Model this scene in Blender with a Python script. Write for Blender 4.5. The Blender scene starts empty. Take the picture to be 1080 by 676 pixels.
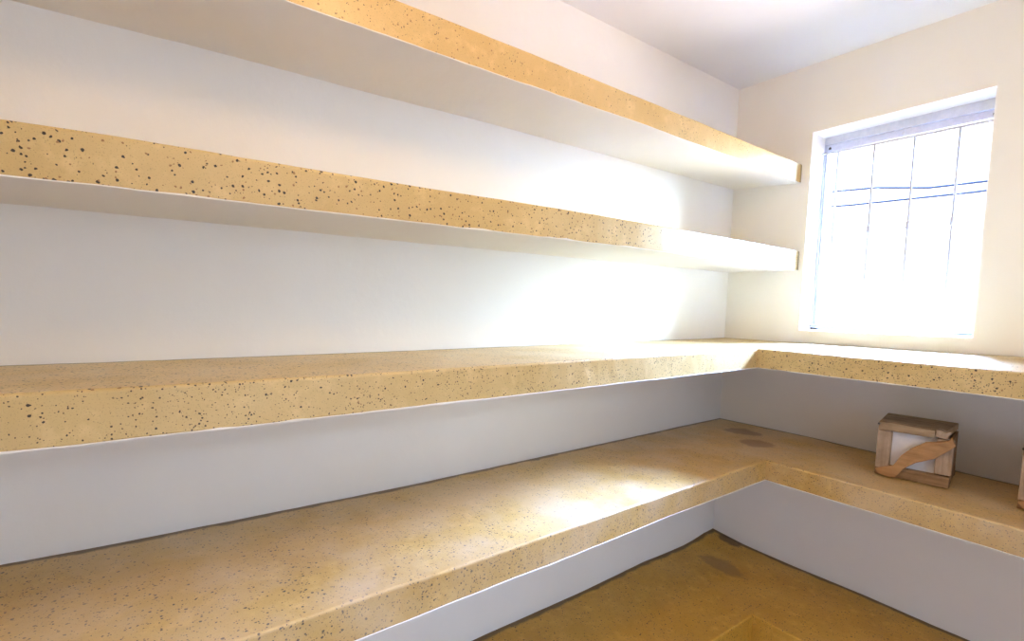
import bpy, bmesh, math, random
from mathutils import Vector, Matrix, noise
random.seed(7)
scene = bpy.context.scene
COL = scene.collection

# ------------------------------------------------------------------ view
vs = scene.view_settings
vs.view_transform = 'Standard'
vs.look = 'None'
vs.gamma = 1.0
vs.use_curve_mapping = False
vs.exposure = 0.0
scene.display_settings.display_device = 'sRGB'
scene.cycles.use_denoising = True
scene.cycles.max_bounces = 10
scene.cycles.diffuse_bounces = 8
scene.cycles.sample_clamp_indirect = 0.0
scene.cycles.caustics_reflective = False
scene.cycles.caustics_refractive = False

# ------------------------------------------------------------------ helpers
def link(o, parent=None):
    COL.objects.link(o)
    if parent is not None:
        o.parent = parent
    return o

def obj(name, bm, mat, parent=None, smooth=False, recalc=True):
    if recalc:
        bmesh.ops.recalc_face_normals(bm, faces=bm.faces[:])
    me = bpy.data.meshes.new(name)
    bm.to_mesh(me)
    bm.free()
    if mat is not None:
        me.materials.append(mat)
    if smooth:
        for p in me.polygons:
            p.use_smooth = True
    return link(bpy.data.objects.new(name, me), parent)

def tag(o, label, cat, group=None):
    o['label'] = label
    o['category'] = cat
    if group:
        o['group'] = group
    return o

def thing(name, loc, label, cat, group=None, rotz=0.0):
    o = bpy.data.objects.new(name, None)
    o.empty_display_size = 0.05
    o.location = loc
    o.rotation_euler = (0, 0, rotz)
    COL.objects.link(o)
    return tag(o, label, cat, group)

def struct(name, bm, mat, parent=None, **k):
    o = obj(name, bm, mat, parent, **k)
    if parent is None:
        o['kind'] = 'structure'
    return o

def add_box(bm, x0, x1, y0, y1, z0, z1, jit=0.0):
    vv = []
    for z in (z0, z1):
        for x, y in ((x0, y0), (x1, y0), (x1, y1), (x0, y1)):
            j = Vector((random.uniform(-jit, jit), random.uniform(-jit, jit), random.uniform(-jit, jit)))
            vv.append(bm.verts.new(Vector((x, y, z)) + j))
    for f in ((3, 2, 1, 0), (4, 5, 6, 7), (0, 1, 5, 4), (1, 2, 6, 5), (2, 3, 7, 6), (3, 0, 4, 7)):
        bm.faces.new([vv[i] for i in f])

def add_prism(bm, poly, y0, y1, jit=0.0):
    """polygon in the (x, z) plane pushed from y0 to y1"""
    a = [bm.verts.new((x + random.uniform(-jit, jit), y0 + random.uniform(-jit, jit), z)) for x, z in poly]
    b = [bm.verts.new((v.co.x, y1, v.co.z)) for v in a]
    bm.faces.new(a)
    bm.faces.new(b[::-1])
    n = len(a)
    for i in range(n):
        bm.faces.new([a[i], b[i], b[(i + 1) % n], a[(i + 1) % n]])

def add_tube(bm, pts, rad, seg=10):
    """round rod along a list of points; rad is a number or one radius per point"""
    pts = [Vector(p) for p in pts]
    if not isinstance(rad, (list, tuple)):
        rad = [rad] * len(pts)
    rings = []
    for i, p in enumerate(pts):
        d = (pts[min(i + 1, len(pts) - 1)] - pts[max(i - 1, 0)]).normalized()
        up = Vector((0, 0, 1)) if abs(d.z) < 0.9 else Vector((1, 0, 0))
        a = d.cross(up).normalized()
        b = d.cross(a).normalized()
        rings.append([bm.verts.new(p + rad[i] * (a * math.cos(t) + b * math.sin(t)))
                      for t in [2 * math.pi * k / seg for k in range(seg)]])
    for r0, r1 in zip(rings, rings[1:]):
        for k in range(seg):
            bm.faces.new([r0[k], r0[(k + 1) % seg], r1[(k + 1) % seg], r1[k]])
    bm.faces.new(rings[0][::-1])
    bm.faces.new(rings[-1])

def bevel(o, w, seg=2, angle=40):
    m = o.modifiers.new('bevel', 'BEVEL')
    m.width = w
    m.segments = seg
    m.limit_method = 'ANGLE'
    m.angle_limit = math.radians(angle)
    return o

def interp(tab, t):
    if t <= tab[0][0]:
        return tab[0][1]
    for (a, va), (b, vb) in zip(tab, tab[1:]):
        if t <= b:
            return va + (vb - va) * (t - a) / (b - a)
    return tab[-1][1]

# ------------------------------------------------------------------ materials
class Nodes:
    def __init__(self, name):
        self.m = bpy.data.materials.new(name)
        self.m.use_nodes = True
        self.t = self.m.node_tree
        self.t.nodes.clear()
        self.out = self.new('ShaderNodeOutputMaterial')
        self.bsdf = self.new('ShaderNodeBsdfPrincipled')
        self.link(self.bsdf.outputs[0], self.out.inputs[0])
        tc = self.new('ShaderNodeTexCoord')
        self.co = tc.outputs['Object']
    def new(self, kind, **kw):
        n = self.t.nodes.new(kind)
        for k, v in kw.items():
            setattr(n, k, v)
        return n
    def link(self, a, b):
        self.t.links.new(a, b)
    def put(self, sock, v):
        if isinstance(v, bpy.types.NodeSocket):
            self.link(v, sock)
        else:
            sock.default_value = v
    def math(self, op, a, b=0.0, clamp=False):
        n = self.new('ShaderNodeMath', operation=op, use_clamp=clamp)
        self.put(n.inputs[0], a)
        self.put(n.inputs[1], b)
        return n.outputs[0]
    def noise(self, scale, detail=3.0, rough=0.55, co=None):
        n = self.new('ShaderNodeTexNoise')
        self.link(co if co is not None else self.co, n.inputs['Vector'])
        n.inputs['Scale'].default_value = scale
        n.inputs['Detail'].default_value = detail
        n.inputs['Roughness'].default_value = rough
        return n
    def ramp(self, fac, stops):
        n = self.new('ShaderNodeValToRGB')
        self.link(fac, n.inputs[0])
        e = n.color_ramp.elements
        while len(e) < len(stops):
            e.new(0.5)
        for el, (p, c) in zip(e, stops):
            el.position = p
            el.color = (c[0], c[1], c[2], 1) if isinstance(c, (tuple, list)) else (c, c, c, 1)
        return n.outputs[0]
    def mix(self, fac, a, b):
        n = self.new('ShaderNodeMix', data_type='RGBA')
        self.put(n.inputs[0], fac)
        for s, v in ((n.inputs[6], a), (n.inputs[7], b)):
            if isinstance(v, (tuple, list)):
                s.default_value = (v[0], v[1], v[2], 1)
            else:
                self.link(v, s)
        return n.outputs[2]
    def smooth(self, v, a, b):
        n = self.new('ShaderNodeMapRange', interpolation_type='SMOOTHSTEP')
        self.put(n.inputs[0], v)
        n.inputs[1].default_value = a
        n.inputs[2].default_value = b
        n.inputs[3].default_value = 0.0
        n.inputs[4].default_value = 1.0
        return n.outputs[0]
    def bump(self, h, strength, dist):
        n = self.new('ShaderNodeBump')
        n.inputs['Strength'].default_value = strength
        n.inputs['Distance'].default_value = dist
        self.link(h, n.inputs['Height'])
        self.link(n.outputs[0], self.bsdf.inputs['Normal'])
    def done(self, color, rough=0.6, spec=0.4):
        self.put(self.bsdf.inputs['Base Color'], color if isinstance(color, bpy.types.NodeSocket) else (*color, 1))
        self.put(self.bsdf.inputs['Roughness'], rough)
        self.bsdf.inputs['Specular IOR Level'].default_value = spec
        return self.m

def wall_paint(name, a, b):
    n = Nodes(name)
    big = n.noise(2.2, 4)
    fine = n.noise(38, 5, 0.65)
    col = n.mix(n.ramp(big.outputs[0], [(0.35, 0.0), (0.7, 1.0)]), a, b)
    n.bump(n.math('ADD', fine.outputs[0], n.math('MULTIPLY', n.noise(7, 3).outputs[0], 1.5)), 0.13, 0.004)
    return n.done(col, 0.62, 0.3)

def terrazzo(name, light, dark, chip_amount=0.17, stains=(), rough=(0.28, 0.5), seam=0.0, dust_washout=0.0, chip_shift=(0, 0, 0)):
    """yellow-ochre cement with scattered dark chips, polished by hand"""
    n = Nodes(name)
    big = n.noise(3.2, 5, 0.6)
    mid = n.noise(24, 4, 0.6)
    base = n.mix(n.ramp(big.outputs[0], [(0.32, 0.0), (0.68, 1.0)]), light, dark)
    pale = [min(1, c * 1.22 + 0.03) for c in light]
    base = n.mix(n.math('MULTIPLY', n.ramp(mid.outputs[0], [(0.52, 0.0), (0.75, 1.0)]), 0.5), base, pale)
    # fine brown grit
    grit = n.noise(420, 2, 0.6)
    base = n.mix(n.math('MULTIPLY', n.ramp(grit.outputs[0], [(0.6, 0.0), (0.7, 1.0)]), 0.5), base, [c * 0.45 for c in dark])
    # warp so that the chips are not round
    wob = n.noise(150, 2)
    sub = n.new('ShaderNodeVectorMath', operation='SUBTRACT')
    n.link(wob.outputs['Color'], sub.inputs[0]); sub.inputs[1].default_value = (0.5, 0.5, 0.5)
    sc = n.new('ShaderNodeVectorMath', operation='SCALE')
    n.link(sub.outputs[0], sc.inputs[0]); sc.inputs['Scale'].default_value = 0.0045
    add = n.new('ShaderNodeVectorMath', operation='ADD')
    sh = n.new('ShaderNodeVectorMath', operation='ADD')
    n.link(n.co, sh.inputs[0]); sh.inputs[1].default_value = chip_shift
    n.link(sh.outputs[0], add.inputs[0]); n.link(sc.outputs[0], add.inputs[1])
    clump = n.ramp(n.noise(9, 2).outputs[0], [(0.3, 0.55), (0.6, 1.0)])
    for scale, amount, size, tint in ((118, chip_amount * 1.7, 0.315, (0.038, 0.028, 0.02)),
                                      (230, chip_amount * 1.3, 0.36, (0.07, 0.045, 0.025)),
                                      (130, 0.06, 0.30, (0.30, 0.17, 0.07))):
        v = n.new('ShaderNodeTexVoronoi')
        v.inputs['Scale'].default_value = scale
        n.link(add.outputs[0], v.inputs['Vector'])
        sep = n.new('ShaderNodeSeparateColor')
        n.link(v.outputs['Color'], sep.inputs[0])
        pick = n.math('LESS_THAN', sep.outputs[0], n.math('MULTIPLY', clump, amount * 2.0))
        r = n.math('MULTIPLY', n.math('ADD', sep.outputs[1], 0.45), size * 0.8)
        inside = n.math('SUBTRACT', 1.0, n.smooth(n.math('DIVIDE', v.outputs['Distance'], r), 0.75, 1.0))
        base = n.mix(n.math('MULTIPLY', pick, inside), base, tint)
    if dust_washout:  # pale dust mottling, also stands in for colour washed out by window light
        dm = n.math('MULTIPLY', n.ramp(n.noise(4.5, 5, 0.6).outputs[0], [(0.38, 0.0), (0.62, 1.0)]), dust_washout)
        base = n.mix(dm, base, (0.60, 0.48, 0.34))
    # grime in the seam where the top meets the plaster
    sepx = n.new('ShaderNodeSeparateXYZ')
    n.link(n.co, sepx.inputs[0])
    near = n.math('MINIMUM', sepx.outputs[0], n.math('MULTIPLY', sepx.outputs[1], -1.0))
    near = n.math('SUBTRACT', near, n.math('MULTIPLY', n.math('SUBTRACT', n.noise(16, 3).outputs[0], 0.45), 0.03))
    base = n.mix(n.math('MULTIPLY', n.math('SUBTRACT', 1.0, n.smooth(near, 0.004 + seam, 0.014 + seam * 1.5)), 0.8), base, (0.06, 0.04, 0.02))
    for sx, sy, rx, ry, amt, tint in stains:
        dx = n.math('DIVIDE', n.math('SUBTRACT', sepx.outputs[0], sx), rx)
        dy = n.math('DIVIDE', n.math('SUBTRACT', sepx.outputs[1], sy), ry)
        d = n.math('SQRT', n.math('ADD', n.math('MULTIPLY', dx, dx), n.math('MULTIPLY', dy, dy)))
        d = n.math('ADD', d, n.math('MULTIPLY', n.math('SUBTRACT', n.noise(13, 4).outputs[0], 0.5), 1.6))
        base = n.mix(n.math('MULTIPLY', n.math('SUBTRACT', 1.0, n.smooth(d, 0.7, 1.1)), amt), base, tint)
    n.bump(n.noise(55, 4, 0.6).outputs[0], 0.18, 0.003)
    rr = n.ramp(n.noise(6, 4).outputs[0], [(0.3, rough[0]), (0.7, rough[1])])
    return n.done(base, rr, 0.5)

def plain(name, a, b, rough=0.5, scale=30, spec=0.4, metallic=0.0):
    n = Nodes(name)
    col = n.mix(n.ramp(n.noise(scale, 4).outputs[0], [(0.35, 0.0), (0.65, 1.0)]), a, b)
    n.bsdf.inputs['Metallic'].default_value = metallic
    return n.done(col, rough, spec)

def wood(name, a, b, along='X'):
    n = Nodes(name)
    mp = n.new('ShaderNodeMapping')
    n.link(n.co, mp.inputs[0])
    s = {'X': (3, 40, 40), 'Z': (40, 40, 3)}[along]
    mp.inputs['Scale'].default_value = s
    g = n.noise(2.2, 5, 0.65, co=mp.outputs[0])
    d = n.noise(18, 4)
    col = n.mix(n.ramp(g.outputs[0], [(0.35, 0.0), (0.65, 1.0)]), a, b)
    col = n.mix(n.math('MULTIPLY', n.ramp(d.outputs[0], [(0.5, 0.0), (0.75, 1.0)]), 0.5), col, [c * 0.45 for c in b])
    n.bump(g.outputs[0], 0.8, 0.004)
    return n.done(col, 0.75, 0.25)

def glass_pane(name):
    n = Nodes(name)
    tr = n.new('ShaderNodeBsdfTransparent')
    gl = n.new('ShaderNodeBsdfGlossy')
    gl.inputs['Roughness'].default_value = 0.02
    fr = n.new('ShaderNodeFresnel')
    fr.inputs['IOR'].default_value = 1.45
    mx = n.new('ShaderNodeMixShader')
    n.link(fr.outputs[0], mx.inputs[0]); n.link(tr.outputs[0], mx.inputs[1]); n.link(gl.outputs[0], mx.inputs[2])
    n.link(mx.outputs[0], n.out.inputs[0])
    return n.m

M_wall = wall_paint('white_wall_paint', (0.88, 0.89, 0.90), (0.845, 0.85, 0.855))
M_far = wall_paint('warm_bounce_wall_paint', (0.88, 0.86, 0.83), (0.85, 0.83, 0.80))  # white wall with creamy bounce light put into its paint colour
M_ceil = wall_paint('ceiling_paint', (0.87, 0.895, 0.94), (0.84, 0.865, 0.915))
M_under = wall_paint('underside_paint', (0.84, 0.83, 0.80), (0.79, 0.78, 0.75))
M_slab = terrazzo('ochre_terrazzo', (0.63, 0.475, 0.225), (0.53, 0.38, 0.155))
M_slab2 = terrazzo('ochre_terrazzo_second', (0.63, 0.475, 0.225), (0.53, 0.38, 0.155), 0.115, chip_shift=(0.0043, 0.13, 0.31))
M_slab1 = terrazzo('ochre_terrazzo_top', (0.65, 0.46, 0.205), (0.55, 0.37, 0.14), 0.055, chip_shift=(0.0043, 0.4, 0.2))
M_slab4 = terrazzo('ochre_terrazzo_bench_shade_tint', (0.56, 0.365, 0.115), (0.45, 0.275, 0.075), 0.15,  # ochre browned and darkened to paint in shade and warm bounce
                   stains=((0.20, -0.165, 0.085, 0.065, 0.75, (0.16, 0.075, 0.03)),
                           (0.34, -0.30, 0.06, 0.06, 0.7, (0.20, 0.085, 0.03))), seam=0.004, dust_washout=0.45)
M_slab5 = terrazzo('ochre_terrazzo_floor_shelf_shade_tint', (0.55, 0.31, 0.045), (0.43, 0.225, 0.025), 0.10,  # same ochre browned further, warm shade put into the base colour
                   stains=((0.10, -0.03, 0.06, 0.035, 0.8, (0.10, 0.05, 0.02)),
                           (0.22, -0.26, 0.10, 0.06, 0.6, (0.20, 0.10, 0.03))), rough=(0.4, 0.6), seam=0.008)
M_floor = terrazzo('brown_cement_floor', (0.52, 0.46, 0.38), (0.45, 0.39, 0.31), 0.06, rough=(0.4, 0.6))
M_frame = plain('window_frame_paint', (0.62, 0.64, 0.72), (0.55, 0.57, 0.66), 0.45, 60)
M_bar = plain('pale_bar_paint', (0.56, 0.56, 0.60), (0.46, 0.46, 0.50), 0.5, 90)
M_dark = plain('dark_iron', (0.05, 0.04, 0.035), (0.03, 0.025, 0.02), 0.6, 80)
M_glass = glass_pane('clear_glass')
M_cable = plain('black_cable_rubber', (0.004, 0.005, 0.008), (0.003, 0.004, 0.006), 0.95, 40, spec=0.0)
M_wtop = wood('weathered_top_wood', (0.46, 0.34, 0.22), (0.26, 0.18, 0.11), 'X')
M_wpost = wood('pinkish_post_wood', (0.50, 0.38, 0.28), (0.36, 0.26, 0.18), 'Z')
M_wrail = wood('brown_rail_wood', (0.32, 0.20, 0.11), (0.20, 0.12, 0.06), 'X')
M_wbrace = wood('orange_brace_wood', (0.48, 0.28, 0.13), (0.36, 0.19, 0.085), 'X')
M_panel = plain('white_panel_board', (0.78, 0.77, 0.78), (0.70, 0.69, 0.71), 0.7, 25)
M_outplaster = plain('outside_plaster', (0.75, 0.74, 0.72), (0.68, 0.67, 0.65), 0.8, 10)

# ------------------------------------------------------------------ room shell
XR, YB, ZF, ZC, T = 2.45, -3.15, -1.30, 1.151, 0.22
WIN = [(0.333, 0.0532), (0.879, 0.0597), (0.876, 0.8793), (0.333, 0.8719)]   # BL BR TR TL on the room face

b = bmesh.new(); add_box(b, -T, 0, YB - T, T, ZF - 0.15, ZC + 0.15); struct('wall_left', b, M_wall)
# right wall, beside the camera, with doorway and hallway added for fill light
DY0, DY1, DZ, HX = -2.15, -1.15, 0.80, 4.60
b = bmesh.new()
add_box(b, XR, XR + T, YB - T, DY0, ZF - 0.15, ZC + 0.15)
add_box(b, XR, XR + T, DY1, T, ZF - 0.15, ZC + 0.15)
add_box(b, XR, XR + T, DY0, DY1, DZ, ZC + 0.15)
struct('wall_right', b, M_wall)
b = bmesh.new()
add_box(b, XR, HX, YB - T, T, ZF - 0.15, ZF)
struct('floor_added_hall', b, M_floor)
b = bmesh.new()
add_box(b, XR + T, HX, YB - T, T, ZC, ZC + 0.15)
struct('ceiling_added_hall', b, M_ceil)
b = bmesh.new()
add_box(b, HX, HX + 0.1, YB - T, T, ZF - 0.15, ZC + 0.15)
add_box(b, XR + T, HX, YB - T - 0.1, YB - T, ZF - 0.15, ZC + 0.15)
add_box(b, XR + T, HX, T, T + 0.1, ZF - 0.15, ZC + 0.15)
struct('wall_added_hall', b, M_wall)
b = bmesh.new(); add_box(b, 0, XR, YB - T, T, ZF - 0.15, ZF); struct('floor', b, M_floor)
b = bmesh.new(); add_box(b, 0, XR, YB - T, T, ZC, ZC + 0.15); struct('ceiling', b, M_ceil)
# back wall behind the camera
b = bmesh.new()
add_box(b, 0, XR, YB - T, YB, ZF, ZC)
struct('wall_back', b, M_wall)

# far wall with the window hole
b = bmesh.new()
outer = [(0, ZF), (XR, ZF), (XR, ZC), (0, ZC)]
def ring(pts, y):
    return [b.verts.new((x, y, z)) for x, z in pts]
o0, o1 = ring(outer, 0.0), ring(outer, T)
h0, h1 = ring(WIN, 0.0), ring(WIN, T)
for i in range(4):
    j = (i + 1) % 4
    b.faces.new([o0[i], o0[j], h0[j], h0[i]])
    b.faces.new([o1[j], o1[i], h1[i], h1[j]])
    b.faces.new([h0[i], h0[j], h1[j], h1[i]])
    b.faces.new([o0[j], o0[i], o1[i], o1[j]])
wf = struct('wall_far', b, M_far)
me = wf.data
att = me.attributes.new('bevel_weight_edge', 'FLOAT', 'EDGE')
for e in me.edges:
    c = [me.vertices[k].co for k in e.vertices]
    if all(abs(p.y) < 1e-5 for p in c) and all(0.3 < p.x < 0.9 and 0 < p.z < 0.9 for p in c):
        att.data[e.index].value = 1.0
mod = wf.modifiers.new('soft_plaster_edge', 'BEVEL')
mod.width = 0.006; mod.segments = 3; mod.limit_method = 'WEIGHT'

# ------------------------------------------------------------------ shelves
def L_grid(d, e, xmax, ymin, top, bot, wob=0.0012, step=0.03, seed=0.0, weight=True):
    """solid L (or straight when e is None) slab built on a fine grid"""
    def fr(a, z, n):
        return [a + (z - a) * i / n for i in range(n + 1)]
    if e is None:
        xs = fr(0, d, 6)
        ys = fr(0, ymin, max(4, int(-ymin / step)))
    else:
        xs = fr(0, d, 6) + fr(d, xmax, max(4, int((xmax - d) / step)))[1:]
        ys = fr(0, -e, 6) + fr(-e, ymin, max(4, int((-ymin - e) / step)))[1:]
    bm = bmesh.new()
    V = {}
    def inside(i, j):
        return e is None or i < 6 or j < 6
    def vert(i, j, up):
        k = (i, j, up)
        if k not in V:
            x, y = xs[i], ys[j]
            z = top(x, y) if up else bot(x, y)
            p = Vector((x, y, z))
            q = Vector((x * 9, y * 9, z * 14 + seed))
            if i == 6 and (e is None or j >= 6):
                p.x += wob * 1.6 * noise.noise(q) + wob * 0.8 * noise.noise(q * 4)
            if e is not None and j == 6 and i >= 6:
                p.y -= wob * 1.6 * noise.noise(q) + wob * 0.8 * noise.noise(q * 4)
            p.z += wob * 0.8 * noise.noise(q * 2 + Vector((5, 3, 1)))
            V[k] = bm.verts.new(p)
        return V[k]
    cells = {(i, j) for i in range(len(xs) - 1) for j in range(len(ys) - 1) if inside(i, j)}
    front = []
    for i, j in cells:
        bm.faces.new([vert(i, j, 1), vert(i, j + 1, 1), vert(i + 1, j + 1, 1), vert(i + 1, j, 1)])
        bm.faces.new([vert(i, j, 0), vert(i + 1, j, 0), vert(i + 1, j + 1, 0), vert(i, j + 1, 0)])
        for di, dj, a, c in ((-1, 0, (i, j), (i, j + 1)), (1, 0, (i + 1, j + 1), (i + 1, j)),
                             (0, -1, (i + 1, j), (i, j)), (0, 1, (i, j + 1), (i + 1, j + 1))):
            if (i + di, j + dj) not in cells:
                bm.faces.new([vert(*a, 1), vert(*a, 0), vert(*c, 0), vert(*c, 1)])
                if (a[0] == 6 and c[0] == 6 and (e is None or a[1] >= 6)) or (e is not None and a[1] == 6 and c[1] == 6):
                    front.append((a, c))
    lay = bm.edges.layers.float.new('bevel_weight_edge')
    if weight:
        for a, c in front:
            ed = bm.edges.get((V[(*a, 1)], V[(*c, 1)]))
            if ed: ed[lay] = 1.0
            ed = bm.edges.get((V[(*a, 0)], V[(*c, 0)]))
            if ed: ed[lay] = 0.4
    return bm

def surface(d, e, bk, ft, rbk=None, rft=None):
    """height over the shelf from edge tables: back and front of the long arm, back and front of the window arm"""
    def A(x, y):
        u = min(max(x / d, 0), 1)
        return interp(bk, y) * (1 - u) + interp(ft, y) * u
    if rbk is None:
        return A
    def B(x, y):
        u = min(max(-y / e, 0), 1)
        return interp(rbk, x) * (1 - u) + interp(rft, x) * u
    def F(x, y):
        if y <= -e:
            return A(x, y)
        if x >= d:
            return B(x, y)
        wa, wb = (d - x) / d, (y + e) / e
        s = wa + wb
        u = wa / s if s > 1e-6 else 0.5
        return A(x, y) * u + B(x, y) * (1 - u)
    return F

def make_shelf(name, label, mat, d, e, top, bot, seed, slop=1.0):
    t = thing('shelf', (0, 0, 0), label, 'shelf', 'built-in terrazzo shelves')
    t.name = name
    xmax, ymin = XR, YB
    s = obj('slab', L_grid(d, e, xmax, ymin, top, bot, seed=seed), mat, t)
    m = s.modifiers.new('worn_arris', 'BEVEL')
    m.width = 0.006; m.segments = 3; m.limit_method = 'WEIGHT'
    # plaster paint under the slab, its edge slopped a few millimetres up the front
    def lip(x, y):
        q = Vector((x * 7 + seed, y * 7, seed))
        h = slop * (-0.0006 + 0.0065 * noise.noise(q) + 0.003 * noise.noise(q * 5))
        front = (x > d - 1e-4 and (e is None or y <= -e + 1e-4)) or (e is not None and abs(y + e) < 1e-4 and x >= d - 1e-4)
        return bot(x, y) + (max(0.0002, h) if front else 0.0002)
    de = d + 0.0013
    ee = None if e is None else e + 0.0013
    def sx(f):
        def g(x, y):
            return f(x if x < de - 1e-5 else (d if x < de + 1e-5 else x), y if e is None or abs(y + ee) > 1e-5 else -e)
        return g
    obj('painted_underside', L_grid(de, ee, xmax, ymin, sx(lip), lambda x, y: bot(x, y) - 0.0016, seed=seed, weight=False), M_under, t)
    return t

s1_fb = [(-3.2, 0.688), (-2.053, 0.6881), (-1.6, 0.687), (-1.086, 0.6895), (-0.5, 0.683), (-0.003, 0.6745)]
s1_bk = [(-3.2, 0.680), (-2.433, 0.680), (-2.135, 0.6871), (-1.757, 0.6885), (-1.47, 0.694), (-0.786, 0.6965), (-0.005, 0.698)]
s1_ft = [(-3.2, 0.768), (-1.827, 0.7678), (-1.339, 0.7662), (-0.755, 0.7608), (-0.011, 0.7528)]
make_shelf('shelf', 'topmost straight terrazzo shelf on the long wall, just under the ceiling', M_slab1, 0.297, None,
           surface(0.297, None, s1_ft, s1_ft), surface(0.297, None, s1_bk, s1_fb), 1.0, 0.35)
s2_ft = [(-3.2, 0.387), (-2.439, 0.3868), (-2.335, 0.3900), (-1.878, 0.390), (-1.296, 0.3955), (-0.594, 0.3936), (-0.005, 0.3882)]
s2_fb = [(-3.2, 0.307), (-2.442, 0.3080), (-2.337, 0.3105), (-1.877, 0.3125), (-1.128, 0.3165), (0.003, 0.3065)]
s2_bk = [(-3.2, 0.309), (-0.003, 0.309)]
make_shelf('shelf', 'straight speckled terrazzo shelf on the long wall, second from the top', M_slab2, 0.3117, None,
           surface(0.3117, None, s2_ft, s2_ft), surface(0.3117, None, s2_bk, s2_fb), 2.0)
s3_bk = [(-3.2, 0.001), (-2.51, 0.0008), (-2.37, -0.0009), (-1.696, -0.0039), (0.016, -0.0061)]
s3_ft = [(-3.2, 0.004), (-2.444, 0.0034), (-2.344, 0.0018), (-1.865, -0.0035), (-0.421, -0.0089)]
s3_fb = [(-3.2, -0.078), (-2.447, -0.0783), (-1.865, -0.0798), (-0.443, -0.0797)]
s3_rb = [(0.009, -0.0058), (0.401, -0.0006), (0.771, 0.0026), (1.006, 0.005), (2.5, 0.01)]
s3_rt = [(0.385, -0.008), (0.576, -0.0072), (0.876, -0.0035), (1.066, -0.0004), (2.5, 0.006)]
s3_ru = [(0.375, -0.0805), (0.581, -0.0775), (0.881, -0.0751), (1.072, -0.0728), (2.5, -0.07)]
make_shelf('shelf', 'L-shaped terrazzo shelf at the window sill, turning the corner below the window', M_slab, 0.380, 0.432,
           surface(0.38, 0.432, s3_bk, s3_ft, s3_rb, s3_rt), surface(0.38, 0.432, s3_fb, s3_fb, s3_ru, s3_ru), 3.0)
s4_bk = [(-3.2, -0.3914), (-2.528, -0.3914), (-2.352, -0.3969), (-1.696, -0.4070), (0.009, -0.4035)]
s4_ft = [(-3.2, -0.4004), (-2.167, -0.4004), (-1.778, -0.4019), (-1.294, -0.399), (-0.519, -0.3955)]
s4_fb = [(-3.2, -0.479), (-1.985, -0.4775), (-1.777, -0.4749), (-1.44, -0.4735), (-1.039, -0.466), (-0.516, -0.4665)]
s4_rb = [(0.005, -0.403), (0.428, -0.4005), (0.862, -0.4075), (1.021, -0.4095), (2.5, -0.412)]
s4_rt = [(0.469, -0.3968), (0.74, -0.3992), (0.923, -0.3983), (1.108, -0.4005), (2.5, -0.402)]
s4_ru = [(0.47, -0.4685), (0.929, -0.4726), (1.113, -0.4695), (2.5, -0.470)]
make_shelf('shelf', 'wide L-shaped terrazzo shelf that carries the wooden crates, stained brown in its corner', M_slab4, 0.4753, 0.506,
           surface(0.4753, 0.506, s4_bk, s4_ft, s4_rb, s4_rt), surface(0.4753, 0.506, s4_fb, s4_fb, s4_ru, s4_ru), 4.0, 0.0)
flat = lambda z: (lambda x, y: z)
s5_bk = [(-3.2, -0.989), (-1.43, -0.9889), (-0.917, -0.9900), (-0.53, -0.980), (-0.25, -0.990), (-0.16, -0.984), (-0.10, -0.968), (-0.03, -0.962)]
s5_ft = [(-3.2, -0.984), (-0.763, -0.982), (-0.48, -0.987)]
s5_rb = [(-0.02, -0.966), (0.05, -0.976), (0.141, -0.9865), (0.35, -0.985), (0.607, -0.981), (0.844, -0.9844), (2.5, -0.985)]
s5_rt = [(0.46, -0.986), (0.63, -0.988), (2.5, -0.988)]
make_shelf('shelf', 'lowest L-shaped terrazzo shelf near the floor, toned brown for the shade at the bottom', M_slab5, 0.4576, 0.4897,
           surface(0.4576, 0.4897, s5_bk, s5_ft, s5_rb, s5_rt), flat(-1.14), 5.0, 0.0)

# ------------------------------------------------------------------ window
FY = 0.112          # plane of the frame
w = bpy.data.objects.new('window_1', None); COL.objects.link(w); w.location = (0.606, FY, 0.056); w['kind'] = 'structure'
def wpart(name, bm, mat, parent=w, **k):
    o = obj(name, bm, mat, None, **k)
    o.parent = parent
    o.matrix_parent_inverse = Matrix.Translation(w.location).inverted()
    return o
wx0, wx1, wz0, wz1 = 0.334, 0.8755, 0.058, 0.872
b = bmesh.new()
add_box(b, wx0, wx1, FY, FY + 0.05, wz1 - 0.030, wz1 + 0.006)     # head
add_box(b, wx0, wx0 + 0.004, FY, FY + 0.05, wz0, wz1 - 0.030)
add_box(b, wx1 - 0.004, wx1, FY, FY + 0.05, wz0, wz1 - 0.030)
add_box(b, wx0, wx1, FY, FY + 0.05, wz0 - 0.004, wz0 + 0.005)
fr = wpart('window_frame', b, M_frame); bevel(fr, 0.0025)
# sash inside the frame: white top rail, thin stiles, bottom rail
sx0, sx1, sz0, sz1 = wx0 + 0.0045, wx1 - 0.0045, wz0 + 0.0055, wz1 - 0.0305
b = bmesh.new()
SY0, SY1 = FY + 0.010, FY + 0.040
add_box(b, sx0, sx1, SY0, SY1, sz1 - 0.028, sz1)
add_box(b, sx0, sx0 + 0.006, SY0, SY1, sz0, sz1 - 0.028)
add_box(b, sx1 - 0.006, sx1, SY0, SY1, sz0, sz1 - 0.028)
add_box(b, sx0, sx1, SY0, SY1, sz0, sz0 + 0.009)
sash = wpart('sash', b, M_frame); bevel(sash, 0.002)
b = bmesh.new()
add_box(b, sx0 + 0.005, sx1 - 0.005, FY + 0.022, FY + 0.026, sz0 + 0.007, sz1 - 0.026)
wpart('pane', b, M_glass)
for xx in (sx0 + 0.014, 0.603, sx1 - 0.014):
    b = bmesh.new()
    add_box(b, xx - 0.004, xx + 0.004, SY0 - 0.004, SY0, sz1 - 0.019, sz1 - 0.012)
    add_tube(b, [(xx - 0.002, SY0 - 0.006, sz1 - 0.021), (xx + 0.003, SY0 - 0.006, sz1 - 0.010)], 0.0016)
    wpart('sash_catch', b, M_dark if xx != 0.603 else M_bar)

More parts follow.
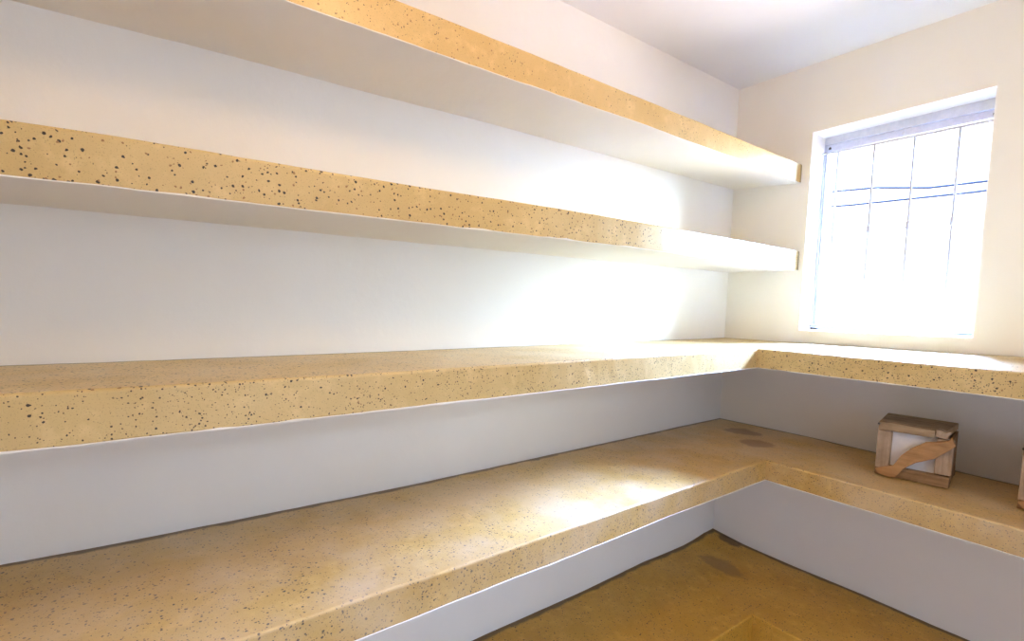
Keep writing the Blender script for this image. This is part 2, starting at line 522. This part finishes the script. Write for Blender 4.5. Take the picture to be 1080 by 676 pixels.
# splinter left on the sill
b = bmesh.new()
add_prism(b, [(0.352, 0.0542), (0.372, 0.0543), (0.389, 0.0552), (0.379, 0.0602), (0.362, 0.0632), (0.354, 0.0618)], 0.060, 0.068, 0.0004)
tag(obj('splinter', b, M_dark), 'tiny dark splinter lying on the white window sill at its left end', 'splinter')

# burglar bars inside the glass
GY = 0.099
g = thing('window_grille', (0.606, GY, 0.06), 'pale metal burglar grille of thin upright rods in the window', 'window grille')
def gpart(name, bm, mat):
    o = obj(name, bm, mat, None, smooth=True)
    o.parent = g
    o.matrix_parent_inverse = Matrix.Translation(g.location).inverted()
    return o
for nm, z0_, z1_ in (('top_rail', 0.802, 0.799), ('bottom_rail', 0.072, 0.075)):
    b = bmesh.new(); add_tube(b, [(0.3335, GY, z0_), (0.8755, GY, z1_)], 0.0045); gpart(nm, b, M_bar)
for i, x in enumerate((0.395, 0.522, 0.649, 0.777)):
    b = bmesh.new()
    add_tube(b, [(x + 0.001, GY, 0.073), (x, GY, 0.45), (x - 0.001, GY, 0.800)], 0.0038)
    bar = gpart('rod', b, M_bar)
    b = bmesh.new()
    zc = (0.478, 0.466, 0.471, 0.470)[i]
    add_tube(b, [(x, GY, zc + t) for t in (-0.016, -0.011, -0.004, 0.004, 0.011, 0.016)],
             [0.0038, 0.0075, 0.0062, 0.0062, 0.0075, 0.0038], 12)
    k = gpart('collar', b, M_bar)
    k.parent = bar
    k.matrix_parent_inverse = (bar.matrix_parent_inverse).copy()
    k.matrix_parent_inverse = Matrix.Identity(4)

# ------------------------------------------------------------------ crates
def make_crate(loc, label, name='wooden_crate', rotz=0.0):
    t = thing(name, loc, label, 'crate', 'rough wooden crates on the wide shelf', rotz)
        # top board, front right corner split away
    b = bmesh.new()
    pts = [(-0.092, -0.103), (0.049, -0.100), (0.055, -0.070), (0.078, -0.055), (0.090, 0.104), (-0.098, 0.101)]
    lo = [b.verts.new((x, y, 0.151 + (0.003 if y > 0 else 0))) for x, y in pts]
    hi = [b.verts.new((x * 0.995, y * 0.995, 0.176 + random.uniform(-0.002, 0.002))) for x, y in pts]
    b.faces.new(lo[::-1]); b.faces.new(hi)
    for i in range(6):
        b.faces.new([lo[i], lo[(i + 1) % 6], hi[(i + 1) % 6], hi[i]])
    bevel(obj('top_board', b, M_wtop, t), 0.002)
    b = bmesh.new()
    add_prism(b, [(0.050, 0.157), (0.079, 0.153), (0.083, 0.166), (0.090, 0.178), (0.074, 0.173), (0.064, 0.176), (0.051, 0.176)], -0.101, -0.055, 0.001)
    bevel(obj('split_corner', b, M_wpost, t), 0.0012)
    # uprights
    for x0, x1, y0, y1, z0 in ((-0.092, -0.056, -0.102, -0.076, 0.026), (0.055, 0.094, -0.100, -0.074, 0.040),
                               (-0.092, -0.056, 0.074, 0.100, 0.0), (0.055, 0.092, 0.074, 0.100, 0.0)):
        b = bmesh.new(); add_box(b, x0, x1, y0, y1, z0, 0.150, 0.0012)
        bevel(obj('upright', b, M_wpost, t), 0.0018)
    # rails along the bottom
    for y0, y1 in ((-0.101, -0.074), (0.074, 0.101)):
        b = bmesh.new(); add_box(b, -0.093, 0.092, y0, y1, 0.001, 0.036 if y0 < 0 else 0.04, 0.0012)
        bevel(obj('bottom_rail', b, M_wrail, t), 0.002)
    for s in (-1, 1):
        b = bmesh.new()
        x = 0.0875 * s
        add_box(b, x - 0.004, x + 0.004, -0.074, 0.074, 0.004, 0.149, 0.0008)
        bevel(obj('side_board', b, M_wrail, t), 0.0012)
    b = bmesh.new(); add_box(b, -0.082, 0.082, -0.080, -0.0745, 0.006, 0.150); obj('front_panel', b, M_panel, t)
    b = bmesh.new(); add_box(b, -0.082, 0.082, 0.0745, 0.080, 0.006, 0.150); obj('back_panel', b, M_panel, t)
    # splintered board nailed slantwise across the front
    br = [(-0.091, 0.022), (-0.080, 0.008), (-0.053, 0.0015), (-0.036, 0.006), (-0.016, 0.040), (0.012, 0.066), (0.052, 0.088),
          (0.090, 0.128), (0.099, 0.140), (0.090, 0.163), (0.080, 0.150), (0.030, 0.136), (-0.004, 0.107), (-0.026, 0.079), (-0.044, 0.042), (-0.066, 0.034)]
    b = bmesh.new(); add_prism(b, br, -0.118, -0.1035, 0.0008)
    bevel(obj('slanting_board', b, M_wbrace, t), 0.002)
    b = bmesh.new(); add_tube(b, [(-0.0905, -0.109, 0.172), (-0.0905, -0.097, 0.168)], 0.0032, 8); obj('nail', b, M_dark, t)
    return t
make_crate((0.811, -0.200, -0.4005), 'small rough wooden crate with white panel and slanting board, standing free below the window', rotz=math.radians(8))
make_crate((1.155, -0.198, -0.4025), 'dark wooden crate cut off by the right edge of the photo, on the wide shelf', rotz=0.02)

# ------------------------------------------------------------------ outside
for name, pts, lab in (('street_cable', [(-4.5, 4.0, 1.75), (-2.2, 4.0, 1.52), (-0.744, 4.0, 1.425), (-0.297, 4.0, 1.349), (1.5, 4.0, 1.30), (4.0, 4.0, 1.35)],
                        'upper dark cable strung outside the window'),
                       ('street_cable', [(-4.5, 4.3, 1.70), (-2.4, 4.3, 1.40), (-1.05, 4.3, 1.33), (-0.03, 4.3, 1.306), (1.5, 4.3, 1.33), (4.0, 4.3, 1.5)],
                        'lower sloping dark cable strung outside the window')):
    b = bmesh.new(); add_tube(b, pts, 0.0105, 8)
    tag(obj(name, b, M_cable, None, smooth=True), lab, 'cable', 'cables outside the window')

# ------------------------------------------------------------------ light
wd = bpy.data.worlds.new('bright_sky'); scene.world = wd; wd.use_nodes = True
nt = wd.node_tree; nt.nodes.clear()
out = nt.nodes.new('ShaderNodeOutputWorld'); bg = nt.nodes.new('ShaderNodeBackground')
tc = nt.nodes.new('ShaderNodeTexCoord'); sp = nt.nodes.new('ShaderNodeSeparateXYZ')
nt.links.new(tc.outputs['Generated'], sp.inputs[0])
def wmath(op, a, b_):
    n = nt.nodes.new('ShaderNodeMath'); n.operation = op
    for k, v in zip(n.inputs, (a, b_)):
        if isinstance(v, (int, float)): k.default_value = v
        else: nt.links.new(v, k)
    return n.outputs[0]
def wstep(v, a, b_):
    n = nt.nodes.new('ShaderNodeMapRange'); n.interpolation_type = 'SMOOTHSTEP'
    nt.links.new(v, n.inputs[0]); n.inputs[1].default_value = a; n.inputs[2].default_value = b_
    return n.outputs[0]
def wcol(fac, c):
    n = nt.nodes.new('ShaderNodeVectorMath'); n.operation = 'SCALE'
    n.inputs[0].default_value = c; nt.links.new(fac, n.inputs['Scale'])
    return n.outputs[0]
def wadd(a, b_):
    n = nt.nodes.new('ShaderNodeVectorMath'); n.operation = 'ADD'
    nt.links.new(a, n.inputs[0]); nt.links.new(b_, n.inputs[1])
    return n.outputs[0]
z = sp.outputs[2]
dp = nt.nodes.new('ShaderNodeVectorMath'); dp.operation = 'DOT_PRODUCT'
nt.links.new(tc.outputs['Generated'], dp.inputs[0]); dp.inputs[1].default_value = Vector((0.76, 0.62, 0.24)).normalized()
high = wstep(z, 0.30, 0.50)                                   # blue-white sky overhead
low = wmath('MULTIPLY', wstep(z, -0.30, -0.08), wmath('SUBTRACT', 1.0, high))   # hazy band near the horizon
ground = wmath('SUBTRACT', 1.0, wstep(z, -0.30, -0.08))       # sunlit ground
glow = wmath('MULTIPLY', wstep(z, -0.15, 0.05), wstep(dp.outputs['Value'], math.cos(math.radians(46)), math.cos(math.radians(12))))   # haze round the low sun
sky = wadd(wadd(wcol(high, (165, 255, 520)), wcol(low, (2.4, 2.5, 2.65))), wadd(wcol(ground, (24, 20.5, 20)), wcol(glow, (58, 80, 92))))
nt.links.new(sky, bg.inputs[0]); bg.inputs[1].default_value = 1.0
nt.links.new(bg.outputs[0], out.inputs[0])

def area(name, loc, rot, sx, sy, power, col, portal=False):
    l = bpy.data.lights.new(name, 'AREA'); l.shape = 'RECTANGLE'; l.size = sx; l.size_y = sy
    l.energy = power; l.color = col
    o = bpy.data.objects.new(name, l); o.location = loc; o.rotation_euler = rot; COL.objects.link(o)
    if portal: l.cycles.is_portal = True
    return o
area('window_portal', (0.606, T + 0.01, 0.466), (math.radians(-90), 0, 0), 0.58, 0.86, 1, (1, 1, 1), True)
lp = bpy.data.lights.new('ceiling_bulb', 'POINT'); lp.energy = 18; lp.color = (1.0, 0.62, 0.27); lp.shadow_soft_size = 0.12
lo = bpy.data.objects.new('ceiling_bulb', lp); lo.location = (1.2, -1.75, 1.05); COL.objects.link(lo)
area('added_hallway_fill', (3.6, -1.7, ZC - 0.011), (0, 0, 0), 1.2, 1.8, 80, (0.76, 0.95, 1.2))  # unseen area lamp added as cool fill through the doorway

# ------------------------------------------------------------------ camera
cam = bpy.data.cameras.new('camera'); co = bpy.data.objects.new('camera', cam); COL.objects.link(co)
f, yaw, pitch, roll, sx, sy = 519.5389, 0.9529, -0.0834, 0.0224, -13.9057, 23.3918
P = dict(f=519.5389, cx=1.3112, cy=-2.2748, cz=0.1442)
cam.sensor_fit = 'HORIZONTAL'; cam.sensor_width = 36.0
cam.lens = f / 1080 * 36
cam.shift_x = -sx / 1080; cam.shift_y = sy / 1080
cam.clip_start = 0.01
F = Vector((-math.sin(yaw) * math.cos(pitch), math.cos(yaw) * math.cos(pitch), math.sin(pitch)))
R = Vector((math.cos(yaw), math.sin(yaw), 0)); U = R.cross(F)
R, U = R * math.cos(roll) + U * math.sin(roll), U * math.cos(roll) - R * math.sin(roll)
co.matrix_world = Matrix(((R.x, U.x, -F.x, P['cx']), (R.y, U.y, -F.y, P['cy']), (R.z, U.z, -F.z, P['cz']), (0, 0, 0, 1)))
scene.camera = co
